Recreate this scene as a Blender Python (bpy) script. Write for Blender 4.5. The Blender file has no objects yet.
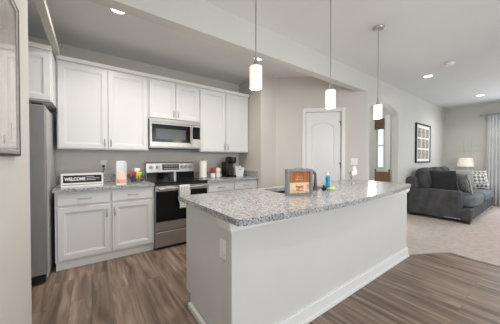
import bpy, bmesh, math, random
from mathutils import Vector, Matrix
from mathutils.geometry import tessellate_polygon
random.seed(7)
S = bpy.context.scene
COL = S.collection
PI = math.pi

# ------------------------------------------------------------------ camera
cd = bpy.data.cameras.new('camera'); cam = bpy.data.objects.new('camera', cd); COL.objects.link(cam)
cd.sensor_width = 36.0; cd.lens = 220.65 / 500 * 36.0; cd.clip_start = 0.02
cam.location = (0, 0, 1.2385)
cam.rotation_euler = (PI / 2 - 0.0132, 0, -0.6254)
S.camera = cam
# ------------------------------------------------------------------ colour, world
S.view_settings.view_transform = 'Standard'; S.view_settings.look = 'None'
S.view_settings.gamma = 1.0; S.view_settings.use_curve_mapping = False
S.view_settings.exposure = 0.0
W = bpy.data.worlds.new('world'); S.world = W; W.use_nodes = True
W.node_tree.nodes['Background'].inputs[0].default_value = (0.86, 0.94, 1.0, 1)
W.node_tree.nodes['Background'].inputs[1].default_value = 1.2

def area(name, loc, rot, sx, sy, power, col=(1, 1, 1)):
    l = bpy.data.lights.new(name, 'AREA'); l.shape = 'RECTANGLE'; l.size = sx; l.size_y = sy
    l.energy = power; l.color = col
    o = bpy.data.objects.new(name, l); o.location = loc; o.rotation_euler = rot; COL.objects.link(o)
    return o
# daylight coming through the windows behind the camera and in the living room wall
area('daylight_south', (1.6, -3.3, 1.45), (PI / 2, 0, 0), 3.0, 2.0, 88, (0.88, 0.94, 1.0))
area('daylight_south', (5.9, -3.3, 1.45), (PI / 2, 0, 0), 3.0, 2.0, 10, (0.88, 0.94, 1.0))
area('daylight_east', (8.45, -0.3, 1.5), (PI / 2, 0, PI / 2), 1.7, 1.6, 54, (0.88, 0.94, 1.0))
area('daylight_foyer', (6.4, 3.4, 1.5), (PI / 2, 0, PI / 2), 0.9, 1.5, 50, (0.95, 0.98, 1.0))

# ------------------------------------------------------------------ materials
def lin(c):
    r = []
    for v in c:
        v = v / 255.0
        r.append(v / 12.92 if v <= 0.04045 else ((v + 0.055) / 1.055) ** 2.4)
    return tuple(r) + (1,)
def pset(b, k, v):
    if k in b.inputs: b.inputs[k].default_value = v
def mat(name, col, rough=0.5, metal=0.0, var=0.03, scale=8, bump=0.0, bscale=60, coat=0.0, spec=None, trans=0.0, emit=None, es=0, stretch=None):
    m = bpy.data.materials.new(name); m.use_nodes = True
    nt = m.node_tree; b = nt.nodes['Principled BSDF']
    pset(b, 'Roughness', rough); pset(b, 'Metallic', metal)
    if spec is not None: pset(b, 'Specular IOR Level', spec)
    pset(b, 'Coat Weight', coat); pset(b, 'Transmission Weight', trans)
    tc = nt.nodes.new('ShaderNodeTexCoord'); mp = nt.nodes.new('ShaderNodeMapping')
    nt.links.new(tc.outputs['Object'], mp.inputs[0])
    if stretch: mp.inputs['Scale'].default_value = stretch
    n = nt.nodes.new('ShaderNodeTexNoise'); n.inputs['Scale'].default_value = scale; n.inputs['Detail'].default_value = 4
    nt.links.new(mp.outputs[0], n.inputs['Vector'])
    r = nt.nodes.new('ShaderNodeValToRGB')
    c = lin(col)
    r.color_ramp.elements[0].position = 0.3; r.color_ramp.elements[1].position = 0.7
    r.color_ramp.elements[0].color = tuple(max(0, x * (1 - var)) for x in c[:3]) + (1,)
    r.color_ramp.elements[1].color = tuple(min(1, x * (1 + var)) for x in c[:3]) + (1,)
    nt.links.new(n.outputs['Fac'], r.inputs[0]); nt.links.new(r.outputs[0], b.inputs['Base Color'])
    if bump:
        n2 = nt.nodes.new('ShaderNodeTexNoise'); n2.inputs['Scale'].default_value = bscale; n2.inputs['Detail'].default_value = 3
        nt.links.new(mp.outputs[0], n2.inputs['Vector'])
        bp = nt.nodes.new('ShaderNodeBump'); bp.inputs['Strength'].default_value = bump; bp.inputs['Distance'].default_value = 0.01
        nt.links.new(n2.outputs['Fac'], bp.inputs['Height']); nt.links.new(bp.outputs[0], b.inputs['Normal'])
    if emit:
        pset(b, 'Emission Color', lin(emit)); pset(b, 'Emission Strength', es)
    return m
def ramp(nt, stops, fac, interp='LINEAR'):
    r = nt.nodes.new('ShaderNodeValToRGB'); r.color_ramp.interpolation = interp
    e = r.color_ramp.elements
    while len(e) < len(stops): e.new(0.5)
    for i, (p, c) in enumerate(stops):
        e[i].position = p; e[i].color = c
    nt.links.new(fac, r.inputs[0]); return r
def mix(nt, mode, fac, a, b):
    m = nt.nodes.new('ShaderNodeMix'); m.data_type = 'RGBA'; m.blend_type = mode
    if isinstance(fac, (int, float)): m.inputs[0].default_value = fac
    else: nt.links.new(fac, m.inputs[0])
    for s, v in ((6, a), (7, b)):
        if isinstance(v, tuple): m.inputs[s].default_value = v
        else: nt.links.new(v, m.inputs[s])
    return m.outputs[2]

def granite_mat():
    m = bpy.data.materials.new('granite'); m.use_nodes = True; nt = m.node_tree; b = nt.nodes['Principled BSDF']
    tc = nt.nodes.new('ShaderNodeTexCoord')
    v = nt.nodes.new('ShaderNodeTexVoronoi'); v.inputs['Scale'].default_value = 150; v.feature = 'F1'
    nt.links.new(tc.outputs['Object'], v.inputs['Vector'])
    sep = nt.nodes.new('ShaderNodeSeparateColor'); nt.links.new(v.outputs['Color'], sep.inputs[0])
    r = ramp(nt, [(0.0, lin((58, 58, 60))), (0.10, lin((98, 98, 100))), (0.16, lin((146, 147, 150))), (0.50, lin((174, 175, 178))), (0.80, lin((208, 209, 211))), (1.0, lin((170, 167, 165)))], sep.outputs[0])
    n = nt.nodes.new('ShaderNodeTexNoise'); n.inputs['Scale'].default_value = 22; n.inputs['Detail'].default_value = 6
    nt.links.new(tc.outputs['Object'], n.inputs['Vector'])
    r2 = ramp(nt, [(0.38, (0.50, 0.49, 0.49, 1)), (0.50, (1, 1, 1, 1))], n.outputs['Fac'])
    o = mix(nt, 'MULTIPLY', 0.45, r.outputs[0], r2.outputs[0])
    nt.links.new(o, b.inputs['Base Color']); pset(b, 'Roughness', 0.2)
    return m
def floor_mat():
    m = bpy.data.materials.new('wood_planks'); m.use_nodes = True; nt = m.node_tree; b = nt.nodes['Principled BSDF']
    tc = nt.nodes.new('ShaderNodeTexCoord'); mp = nt.nodes.new('ShaderNodeMapping')
    mp.inputs['Rotation'].default_value = (0, 0, PI / 2)
    nt.links.new(tc.outputs['Object'], mp.inputs[0])
    br = nt.nodes.new('ShaderNodeTexBrick'); nt.links.new(mp.outputs[0], br.inputs['Vector'])
    br.offset = 0.37; br.inputs['Scale'].default_value = 1.0
    br.inputs['Brick Width'].default_value = 1.22; br.inputs['Row Height'].default_value = 0.15
    br.inputs['Mortar Size'].default_value = 0.0014; br.inputs['Mortar Smooth'].default_value = 0.3
    br.inputs['Color1'].default_value = (0, 0, 0, 1); br.inputs['Color2'].default_value = (1, 1, 1, 1)
    br.inputs['Mortar'].default_value = (0.5, 0.5, 0.5, 1)
    # grain: stretched noise, shifted per plank
    add = nt.nodes.new('ShaderNodeVectorMath'); add.operation = 'MULTIPLY_ADD'
    nt.links.new(br.outputs['Color'], add.inputs[0]); add.inputs[1].default_value = (7.3, 3.1, 0)
    nt.links.new(tc.outputs['Object'], add.inputs[2])
    mp2 = nt.nodes.new('ShaderNodeMapping'); mp2.inputs['Scale'].default_value = (16, 1.5, 1)
    nt.links.new(add.outputs[0], mp2.inputs[0])
    n = nt.nodes.new('ShaderNodeTexNoise'); n.inputs['Scale'].default_value = 1.0; n.inputs['Detail'].default_value = 7; n.inputs['Distortion'].default_value = 0.6
    nt.links.new(mp2.outputs[0], n.inputs['Vector'])
    r = ramp(nt, [(0.28, lin((84, 69, 58))), (0.44, lin((116, 99, 86))), (0.58, lin((142, 124, 110))), (0.75, lin((176, 158, 143)))], n.outputs['Fac'])
    rp = ramp(nt, [(0, (0.86, 0.86, 0.86, 1)), (1, (1.08, 1.08, 1.08, 1))], br.outputs['Color'])
    c = mix(nt, 'MULTIPLY', 1.0, r.outputs[0], rp.outputs[0])
    c2 = mix(nt, 'MIX', br.outputs['Fac'], c, lin((98, 83, 73)))
    nt.links.new(c2, b.inputs['Base Color']); pset(b, 'Roughness', 0.42); pset(b, 'Specular IOR Level', 0.4)
    return m
def carpet_mat():
    m = mat('carpet', (196, 184, 177), 0.95, var=0.10, scale=14, bump=0.5, bscale=260, spec=0.1)
    return m
def pattern_mat(name, a, bcol, scale, kind='check'):
    m = bpy.data.materials.new(name); m.use_nodes = True; nt = m.node_tree; b = nt.nodes['Principled BSDF']
    tc = nt.nodes.new('ShaderNodeTexCoord'); mp = nt.nodes.new('ShaderNodeMapping'); nt.links.new(tc.outputs['Object'], mp.inputs[0])
    if kind == 'check':
        mp.inputs['Rotation'].default_value = (0, PI / 4, 0)
        t = nt.nodes.new('ShaderNodeTexChecker'); t.inputs['Scale'].default_value = scale
        nt.links.new(mp.outputs[0], t.inputs['Vector']); t.inputs['Color1'].default_value = lin(a); t.inputs['Color2'].default_value = lin(bcol)
        nt.links.new(t.outputs['Color'], b.inputs['Base Color'])
    elif kind == 'grid':
        mp.inputs['Rotation'].default_value = (PI / 2, 0, 0)
        t = nt.nodes.new('ShaderNodeTexBrick'); t.offset = 0; t.inputs['Scale'].default_value = scale
        t.inputs['Brick Width'].default_value = 0.5; t.inputs['Row Height'].default_value = 0.5; t.inputs['Mortar Size'].default_value = 0.04
        t.inputs['Color1'].default_value = lin(a); t.inputs['Color2'].default_value = lin(a); t.inputs['Mortar'].default_value = lin(bcol)
        nt.links.new(mp.outputs[0], t.inputs['Vector']); nt.links.new(t.outputs['Color'], b.inputs['Base Color'])
    else:
        t = nt.nodes.new('ShaderNodeTexWave'); t.inputs['Scale'].default_value = scale; t.inputs['Distortion'].default_value = 4
        nt.links.new(mp.outputs[0], t.inputs['Vector'])
        r = ramp(nt, [(0.4, lin(a)), (0.55, lin(bcol))], t.outputs['Fac']); nt.links.new(r.outputs[0], b.inputs['Base Color'])
    pset(b, 'Roughness', 0.9)
    return m
def print_mat(name, cols, scale):
    m = bpy.data.materials.new(name); m.use_nodes = True; nt = m.node_tree; b = nt.nodes['Principled BSDF']
    tc = nt.nodes.new('ShaderNodeTexCoord')
    n = nt.nodes.new('ShaderNodeTexNoise'); n.inputs['Scale'].default_value = scale; n.inputs['Detail'].default_value = 5; n.inputs['Distortion'].default_value = 1
    nt.links.new(tc.outputs['Object'], n.inputs['Vector'])
    k = len(cols)
    r = ramp(nt, [(0.3 + 0.4 * i / (k - 1), lin(c)) for i, c in enumerate(cols)], n.outputs['Fac'])
    nt.links.new(r.outputs[0], b.inputs['Base Color']); pset(b, 'Roughness', 0.6)
    return m
def glass_mat(name, tint=(1, 1, 1, 1), rough=0.0):
    m = bpy.data.materials.new(name); m.use_nodes = True; nt = m.node_tree
    for n in list(nt.nodes):
        if n.type != 'OUTPUT_MATERIAL': nt.nodes.remove(n)
    out = [n for n in nt.nodes if n.type == 'OUTPUT_MATERIAL'][0]
    tr = nt.nodes.new('ShaderNodeBsdfTransparent'); tr.inputs[0].default_value = tint
    gl = nt.nodes.new('ShaderNodeBsdfGlossy'); gl.inputs['Roughness'].default_value = rough
    fr = nt.nodes.new('ShaderNodeFresnel'); fr.inputs['IOR'].default_value = 1.5
    ge = nt.nodes.new('ShaderNodeNewGeometry'); mr = nt.nodes.new('ShaderNodeMapRange')   # same reflectance from both faces of the pane
    mr.inputs['To Min'].default_value = 1.5; mr.inputs['To Max'].default_value = 1 / 1.5
    nt.links.new(ge.outputs['Backfacing'], mr.inputs['Value']); nt.links.new(mr.outputs[0], fr.inputs['IOR'])
    mx = nt.nodes.new('ShaderNodeMixShader')
    nt.links.new(fr.outputs[0], mx.inputs[0]); nt.links.new(tr.outputs[0], mx.inputs[1]); nt.links.new(gl.outputs[0], mx.inputs[2])
    nt.links.new(mx.outputs[0], out.inputs['Surface'])
    return m

M = {}
M['wall'] = mat('wall_paint', (208, 207, 202), 0.75, var=0.012, scale=3, bump=0.05, bscale=180, spec=0.2)
M['ceil'] = mat('ceiling_paint', (223, 224, 225), 0.85, var=0.01, scale=3, bump=0.08, bscale=120, spec=0.15)
M['kwall'] = mat('kitchen_wall_paint', (211, 206, 201), 0.75, var=0.012, scale=3, bump=0.05, bscale=180, spec=0.2)
M['trim'] = mat('white_trim', (234, 233, 231), 0.4, var=0.01)
M['island'] = mat('island_paint', (214, 212, 208), 0.6, var=0.01, scale=4, bump=0.03, bscale=150, spec=0.3)
M['cab'] = mat('cabinet_white', (220, 220, 221), 0.35, var=0.01, scale=5)
M['door'] = mat('door_white', (232, 232, 233), 0.4, var=0.01)
M['granite'] = granite_mat()
M['floor'] = floor_mat()
M['carpet'] = carpet_mat()
M['steel'] = mat('stainless_steel', (172, 168, 163), 0.36, 0.85, var=0.05, scale=10, stretch=(1, 1, 30))
M['steel2'] = mat('brushed_steel', (176, 176, 176), 0.35, 0.7, var=0.05, scale=10, stretch=(30, 30, 1))
M['fsteel'] = mat('fridge_steel', (136, 136, 135), 0.4, 0.3, var=0.06, scale=6, stretch=(6, 6, 1))
M['fside'] = mat('fridge_side_grey', (188, 188, 186), 0.45, 0.1, var=0.03)
M['nickel'] = mat('satin_nickel', (176, 174, 171), 0.35, 0.7, var=0.02)
M['chrome'] = mat('chrome', (200, 200, 202), 0.12, 1.0, var=0.01)
M['black'] = mat('black_plastic', (22, 22, 24), 0.35, var=0.05)
M['bglass'] = mat('black_glass', (12, 12, 14), 0.15, var=0.02, spec=0.3)
M['gglass'] = mat('grey_window_glass', (84, 88, 92), 0.2, var=0.05, spec=0.3)
M['white'] = mat('white_plastic', (238, 238, 236), 0.4, var=0.01)
M['paper'] = mat('white_paper', (244, 243, 240), 0.9, var=0.02, bump=0.2, bscale=90)
M['glass'] = glass_mat('clear_glass')
M['pend'] = mat('pendant_glass', (226, 220, 212), 0.3, var=0.0, emit=(255, 242, 228), es=0.6)
M['lampglow'] = mat('recessed_lens', (255, 250, 240), 0.4, var=0.0, emit=(255, 240, 215), es=9)
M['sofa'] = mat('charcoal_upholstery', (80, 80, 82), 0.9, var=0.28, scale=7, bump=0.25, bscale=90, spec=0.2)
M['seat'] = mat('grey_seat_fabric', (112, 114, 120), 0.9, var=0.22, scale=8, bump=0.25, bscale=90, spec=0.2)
M['dark'] = mat('dark_cushion', (40, 40, 42), 0.9, var=0.2, scale=8, bump=0.2)
M['gcush'] = mat('grey_cushion', (140, 141, 142), 0.9, var=0.12, scale=12, bump=0.2)
M['blackwood'] = mat('black_wood', (30, 27, 26), 0.5)
M['shade'] = mat('linen_lampshade', (240, 236, 226), 0.8, var=0.03, emit=(255, 244, 225), es=0.25)
M['curtain'] = mat('curtain_fabric', (222, 224, 226), 0.9, var=0.04, scale=5, spec=0.1)
M['browncloth'] = mat('brown_valance', (112, 98, 76), 0.9, var=0.2, scale=20)
M['brownwood'] = mat('brown_wood', (128, 100, 78), 0.6, var=0.2, scale=12)
M['sinksteel'] = mat('sink_steel', (120, 121, 123), 0.3, 0.9, var=0.05)
M['greyframe'] = mat('weathered_grey_wood', (132, 136, 138), 0.7, var=0.15, scale=20, stretch=(1, 1, 4))
M['picframe'] = mat('pewter_frame', (166, 164, 160), 0.45, 0.2, var=0.1, scale=30)
M['orange'] = mat('orange_wood', (178, 108, 62), 0.7, var=0.35, scale=12, stretch=(6, 1, 0.6))
M['patchy'] = print_mat('patchy_paint', [(196, 124, 70), (228, 196, 152), (240, 216, 180), (206, 144, 88)], 20)
M['cream'] = mat('cream_paint', (238, 214, 178), 0.7, var=0.1, scale=30)
M['peach'] = mat('peach_wax', (226, 176, 150), 0.5, var=0.04, emit=(255, 160, 110), es=0.35)
M['red'] = mat('red_glaze', (176, 44, 48), 0.3, var=0.05)
M['blue'] = mat('blue_dish_soap', (24, 140, 178), 0.2, var=0.05)
M['green'] = mat('green_wrapper', (58, 140, 84), 0.4, var=0.2)
M['yellow'] = mat('yellow_wrapper', (230, 196, 60), 0.4, var=0.2)
M['sponge'] = mat('lime_sponge', (222, 226, 158), 0.95, var=0.1, bump=0.5, bscale=200)
M['navy'] = mat('navy_wrapper', (50, 60, 120), 0.4, var=0.2)
M['redwrap'] = mat('red_wrapper', (200, 60, 50), 0.4, var=0.2)
M['wire'] = mat('wire_grey', (120, 116, 110), 0.4, 0.6)
M['cotton'] = mat('white_petals', (248, 247, 244), 0.9, var=0.02, bump=0.4, bscale=120)
M['stem'] = mat('dark_stem', (52, 48, 42), 0.7, var=0.2)
M['wallart'] = mat('pale_wire', (206, 205, 194), 0.6)
M['hinge'] = mat('dark_hinge', (88, 86, 84), 0.4, 0.7)
M['grass'] = mat('lawn', (120, 140, 96), 0.9, var=0.3, scale=12, bump=0.3)
M['towel'] = pattern_mat('checked_towel', (238, 237, 236), (110, 110, 114), 22, 'grid')
M['ikat'] = pattern_mat('patterned_pillow', (212, 210, 204), (112, 113, 116), 17, 'check')
M['stripe'] = pattern_mat('striped_pillow', (190, 190, 188), (108, 110, 112), 14, 'wave')
M['print'] = print_mat('watercolour_print', [(186, 186, 180), (224, 220, 212), (240, 236, 228)], 3)
M['mini'] = print_mat('sepia_print', [(96, 88, 80), (150, 140, 128), (196, 188, 176)], 22)

# ------------------------------------------------------------------ mesh helpers
class MB:
    def __init__(s): s.bm = bmesh.new()
    def face(s, vs):
        try: return s.bm.faces.new(vs)
        except ValueError: return None
    def box(s, x0, x1, y0, y1, z0, z1, R=None):
        p = [(x0, y0, z0), (x1, y0, z0), (x1, y1, z0), (x0, y1, z0), (x0, y0, z1), (x1, y0, z1), (x1, y1, z1), (x0, y1, z1)]
        if R is not None: p = [R @ Vector(q) for q in p]
        v = [s.bm.verts.new(q) for q in p]
        for f in ((3, 2, 1, 0), (4, 5, 6, 7), (0, 1, 5, 4), (1, 2, 6, 5), (2, 3, 7, 6), (3, 0, 4, 7)): s.face([v[i] for i in f])
        return s
    def prism(s, outer, holes, z0, z1, T=lambda x, y, z: (x, y, z)):
        loops = [outer] + list(holes)
        tris = tessellate_polygon([[Vector((p[0], p[1], 0)) for p in l] for l in loops])
        flat = [p for l in loops for p in l]
        a = [s.bm.verts.new(T(p[0], p[1], z0)) for p in flat]; b = [s.bm.verts.new(T(p[0], p[1], z1)) for p in flat]
        for t in tris:
            s.face([a[i] for i in t]); s.face([b[i] for i in t][::-1])
        k = 0
        for l in loops:
            n = len(l)
            for i in range(n):
                j = (i + 1) % n; s.face([a[k + i], a[k + j], b[k + j], b[k + i]])
            k += n
        return s
    def rings(s, rings, close0=True, close1=True):
        R = [[s.bm.verts.new(p) for p in r] for r in rings]
        n = len(R[0])
        for q in range(len(R) - 1):
            for i in range(n):
                j = (i + 1) % n; s.face([R[q][i], R[q][j], R[q + 1][j], R[q + 1][i]])
        if close0: s.face(R[0][::-1])
        if close1: s.face(R[-1])
        return s
    def lathe(s, prof, cx=0, cy=0, z=0, n=24, close=True):
        rr = []
        for r, h in prof:
            r = max(r, 0.0004)
            rr.append([(cx + r * math.cos(2 * PI * i / n), cy + r * math.sin(2 * PI * i / n), z + h) for i in range(n)])
        return s.rings(rr, close, close)
    def tube(s, pts, r, n=10, taper=None):
        pts = [Vector(p) for p in pts]; rr = []
        for i, p in enumerate(pts):
            d = (pts[min(i + 1, len(pts) - 1)] - pts[max(i - 1, 0)]).normalized()
            u = d.cross(Vector((0, 0, 1)))
            if u.length < 0.05: u = d.cross(Vector((0, 1, 0)))
            u.normalize(); w = d.cross(u).normalized()
            rad = r if taper is None else taper[i]
            rr.append([p + u * rad * math.cos(2 * PI * k / n) + w * rad * math.sin(2 * PI * k / n) for k in range(n)])
        return s.rings(rr)
    def ell(s, c, r, e=2.0, nu=20, nv=12, R=None):
        # superellipsoid: e = 2 ball, larger = boxier cushion
        def sp(v, p): return math.copysign(abs(v) ** p, v)
        rr = []
        for j in range(nv + 1):
            t = -PI / 2 + PI * j / nv
            t = max(-PI / 2 + 0.02, min(PI / 2 - 0.02, t)); ring = []
            for i in range(nu):
                a = 2 * PI * i / nu
                p = Vector((r[0] * sp(math.cos(t), 2 / e) * sp(math.cos(a), 2 / e), r[1] * sp(math.cos(t), 2 / e) * sp(math.sin(a), 2 / e), r[2] * sp(math.sin(t), 2 / e)))
                if R is not None: p = R @ p
                ring.append(p + Vector(c))
            rr.append(ring)
        return s.rings(rr)
    def pillow(s, w, h, t, R, c, n=14):
        # square scatter pillow in local XZ, thickness along Y, pinched corners
        def P(i, j, sg):
            u = -1 + 2 * i / n; v = -1 + 2 * j / n
            k = 1 - 0.07 * (1 - u * u) * 0 - 0.06 * ((1 - abs(u)) * abs(v) ** 3)
            kk = 1 - 0.06 * ((1 - abs(v)) * abs(u) ** 3)
            th = t / 2 * ((1 - u ** 4) * (1 - v ** 4)) ** 0.5 * (0.75 + 0.25 * (1 - u * u) * (1 - v * v))
            return R @ Vector((u * w / 2 * kk, sg * th, v * h / 2 * k)) + Vector(c)
        g = {}
        for sg in (1, -1):
            for i in range(n + 1):
                for j in range(n + 1):
                    if sg == -1 and (i in (0, n) or j in (0, n)): g[(i, j, -1)] = g[(i, j, 1)]
                    else: g[(i, j, sg)] = s.bm.verts.new(P(i, j, sg))
            for i in range(n):
                for j in range(n):
                    q = [g[(i, j, sg)], g[(i + 1, j, sg)], g[(i + 1, j + 1, sg)], g[(i, j + 1, sg)]]
                    s.face(q if sg == -1 else q[::-1])
        return s

def origin(p):
    v = Vector((0, 0, 0))
    while p: v += p.location; p = p.parent
    return v
def obj(name, mb, m, parent=None, local=False, bevel=0, seg=2, smooth=True, label=None, kind=None):
    bm = mb.bm
    bmesh.ops.recalc_face_normals(bm, faces=bm.faces)
    if parent is not None and not local:
        o = origin(parent)
        for v in bm.verts: v.co -= o
    me = bpy.data.meshes.new(name); bm.to_mesh(me); bm.free()
    me.materials.append(m)
    o = bpy.data.objects.new(name, me); COL.objects.link(o)
    if parent is not None: o.parent = parent
    if bevel:
        b = o.modifiers.new('bevel', 'BEVEL'); b.width = bevel; b.segments = seg; b.limit_method = 'ANGLE'; b.angle_limit = math.radians(40)
    if smooth:
        for p in me.polygons: p.use_smooth = True
        try: me.set_sharp_from_angle(angle=math.radians(38))
        except Exception: pass
    if label: o['label'] = label
    if kind: o['kind'] = kind
    return o
def tag(o, label, cat, group=None, kind=None):
    o['label'] = label; o['category'] = cat
    if group: o['group'] = group
    if kind: o['kind'] = kind
    return o
def thing(name, label, cat, loc=(0, 0, 0), rz=0, group=None):
    o = bpy.data.objects.new(name, None); COL.objects.link(o); o.location = loc; o.rotation_euler = (0, 0, rz)
    o.empty_display_size = 0.05
    return tag(o, label, cat, group)
def struct(name, mb, m, **k):
    return obj(name, mb, m, kind='structure', **k)
def copy_tree(o, parent=None):
    c = o.copy(); COL.objects.link(c); c.parent = parent
    for ch in [x for x in S.objects if x.parent == o]: copy_tree(ch, c)
    return c
def rect(a, b, c, d): return [(a, c), (b, c), (b, d), (a, d)]
def wall(name, p0, p1, th, z0, z1, holes=(), m=None):
    # face through p0->p1, thickness th to the left of the direction (negative = right)
    p0 = Vector(p0); p1 = Vector(p1); d = (p1 - p0); L = d.length; d.normalize(); n = Vector((-d.y, d.x))
    def T(s_, z, t):
        q = p0 + d * s_ + n * t; return (q.x, q.y, z)
    mb = MB().prism(rect(0, L, z0, z1), holes, 0, th, T)
    return struct(name, mb, m or M['wall'], smooth=False)

# ------------------------------------------------------------------ the room shell
CH = 2.74
struct('floor', MB().box(-1.5, 8.9, -3.7, 4.7, -0.1, 0), M['floor'], smooth=False)
carp = [(3.20, 1.965), (3.20, 1.19), (3.285, 1.12), (3.53, 0.985), (3.72, 0.885), (3.835, 0.81), (3.80, 0.60), (3.80, -3.49), (8.69, -3.49), (8.69, 1.965)]
o = struct('floor_carpet', MB().prism(carp, [], 0.0, 0.012), M['carpet'], smooth=False)
struct('ceiling', MB().box(-1.5, 8.9, -3.7, 4.7, CH, CH + 0.1), M['ceil'], smooth=False)
wall('wall_kitchen', (-1.42, 3.78), (2.57, 3.78), 0.12, 0, CH, m=M['kwall'])
wall('wall_alcove', (-1.30, 1.93), (-1.30, 3.78), 0.12, 0, CH, m=M['kwall'])
struct('wall_left', MB().prism([(-0.31, -3.5), (-0.31, 1.93), (-1.42, 1.93), (-1.42, 1.81), (-0.43, 1.81), (-0.43, -3.5)], [], 0, CH), M['wall'], smooth=False)
struct('wall_pantry', MB().prism([(2.45, 3.78), (2.45, 3.06), (2.80, 3.06), (2.87, 3.18), (2.57, 3.18), (2.57, 3.78)], [], 0, CH), M['kwall'], smooth=False)
DA = Vector((2.80, 3.06)); DB = Vector((3.965, 1.97)); DD = (DB - DA).normalized(); DN = Vector((-DD.y, DD.x))
DL = (DB - DA).length
def dpt(s_, z, t):   # along the diagonal wall, t toward the pantry
    q = DA + DD * s_ + DN * t; return (q.x, q.y, z)
ds0, ds1 = 0.555, 1.165      # door slab along the wall
wall('wall_diagonal', DA, DB, 0.12, 0, CH, holes=[rect(ds0 - 0.004, ds1 + 0.004, 0.001, 2.095)], m=M['kwall'])
arch = [(4.08, 0.001), (5.33, 0.001), (5.33, 2.12)]
for i in range(1, 24):
    a = PI * i / 24; arch.append((4.705 + 0.625 * math.cos(a), 2.12 + 0.225 * math.sin(a)))
arch.append((4.08, 2.12))
ax0 = 3.965
wall('wall_living', (ax0, 1.97), (8.82, 1.97), 0.12, 0, CH, holes=[[(x - ax0, z) for x, z in arch]])
struct('wall_header', MB().box(-0.43, ax0, 1.97, 2.09, 2.44, CH), M['wall'], smooth=False)
struct('trim_1', MB().box(-0.335, -0.278, 2.09, 3.37, 2.435, 2.49), M['wall'], smooth=False)
wall('wall_east', (8.70, 1.97), (8.70, -3.5), 0.12, 0, CH, holes=[rect(1.42, 3.12, 0.6, 2.25)])
wall('wall_south', (8.82, -3.5), (-0.43, -3.5), 0.12, 0, CH, holes=[rect(1.42, 4.42, 0.4, 2.45), rect(5.72, 8.72, 0.4, 2.45)])
wall('wall_foyer_side', (6.50, 4.5), (6.50, 2.09), 0.12, 0, CH, holes=[rect(1.54, 1.74, 0.93, 2.30)])
wall('wall_foyer_end', (3.9, 4.5), (6.62, 4.5), 0.12, 0, CH)
wall('wall_foyer_left', (4.0, 2.09), (4.0, 4.5), 0.12, 0, CH)
struct('ground_outside', MB().box(-12, 40, -40, 40, -0.3, -0.12), M['grass'], smooth=False)

# windows (frames and panes)
def window(name, x0, x1, z0, z1, axis, c, w=0.05, bars=(), mid=True):
    f = MB(); g = MB()
    def bx(mb, a, b, zz0, zz1, d0, d1):
        if axis == 'X': mb.box(c + d0, c + d1, a, b, zz0, zz1)
        else: mb.box(a, b, c + d0, c + d1, zz0, zz1)
    bx(f, x0, x0 + w, z0, z1, -0.03, 0.03); bx(f, x1 - w, x1, z0, z1, -0.03, 0.03)
    bx(f, x0 + w, x1 - w, z0, z0 + w, -0.03, 0.03); bx(f, x0 + w, x1 - w, z1 - w, z1, -0.03, 0.03)
    if mid: bx(f, x0 + w, x1 - w, (z0 + z1) / 2 - 0.02, (z0 + z1) / 2 + 0.02, -0.025, 0.025)
    for b in bars: bx(f, b - 0.025, b + 0.025, z0 + w, z1 - w, -0.028, 0.028)
    fr = struct(name, f, M['trim'], smooth=False)
    bx(g, x0 + w, x1 - w, z0 + w, z1 - w, -0.003, 0.003)
    obj('pane', g, M['glass'], fr, smooth=False)
window('window_1', -1.15, 0.55, 0.6, 2.25, 'X', 8.76, bars=(-0.3,))
window('window_2', 0.10, 3.10, 0.4, 2.45, 'Y', -3.56, bars=(1.1, 2.1))
window('window_3', 4.40, 7.40, 0.4, 2.45, 'Y', -3.56, bars=(5.4, 6.4))
window('window_4', 2.76, 2.96, 0.93, 2.30, 'X', 6.56, w=0.02)
struct('trim_2', MB().box(6.475, 6.50, 2.585, 2.715, 0, 2.42), M['trim'], bevel=0.004)

# pantry door in the diagonal wall
dr = struct('door_1', MB().prism(rect(ds0, ds1, 0.008, 2.092), [], 0.022, 0.058, dpt), M['door'], smooth=False)
def archpoly(a, b, z0, z1, rise, ins):
    pts = [(a + ins, z0 + ins), (b - ins, z0 + ins)]
    for i in range(13):
        t = i / 12; x = b - ins - (b - a - 2 * ins) * t
        pts.append((x, z1 - ins + rise * (1 - (2 * t - 1) ** 2)))
    return pts
def moulding(a, b, z0, z1, rise):
    mb = MB(); lv = [(0, 0.0225), (0.012, 0.011), (0.026, 0.0215), (0.034, 0.0215), (0.055, 0.016)]
    rr = [[dpt(p[0], p[1], t) for p in archpoly(a, b, z0, z1, rise, i)] for i, t in lv]
    return mb.rings(rr, False, True)
obj('door_panel', moulding(ds0 + 0.10, ds1 - 0.10, 0.98, 1.84, 0.08), M['door'], dr)
obj('door_panel', moulding(ds0 + 0.10, ds1 - 0.10, 0.22, 0.82, 0.0), M['door'], dr)
k = MB(); kc = dpt(ds0 + 0.065, 0.92, -0.028); k.ell(kc, (0.028, 0.028, 0.028)); k.tube([dpt(ds0 + 0.065, 0.92, 0.022), kc], 0.011)
obj('door_knob', k, M['nickel'], dr, label='satin nickel knob')
for z in (0.25, 1.13, 1.88):
    h = MB(); h.tube([dpt(ds1 + 0.004, z - 0.05, 0.012), dpt(ds1 + 0.004, z + 0.05, 0.012)], 0.009)
    h.prism(rect(ds1 - 0.03, ds1 + 0.004, z + 0.022, z + 0.036), [], 0.010, 0.0225, dpt)
    obj('hinge', h, M['hinge'], dr, label='dark metal hinge')
cs = MB(); cw = 0.062
for q in (rect(ds0 - 0.01 - cw, ds0 - 0.01, 0, 2.165), rect(ds1 + 0.01, ds1 + 0.01 + cw, 0, 2.165), rect(ds0 - 0.01, ds1 + 0.01, 2.095, 2.165)):
    cs.prism(q, [], -0.018, 0.0, dpt)
struct('trim_3', cs, M['trim'], bevel=0.005)
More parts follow.
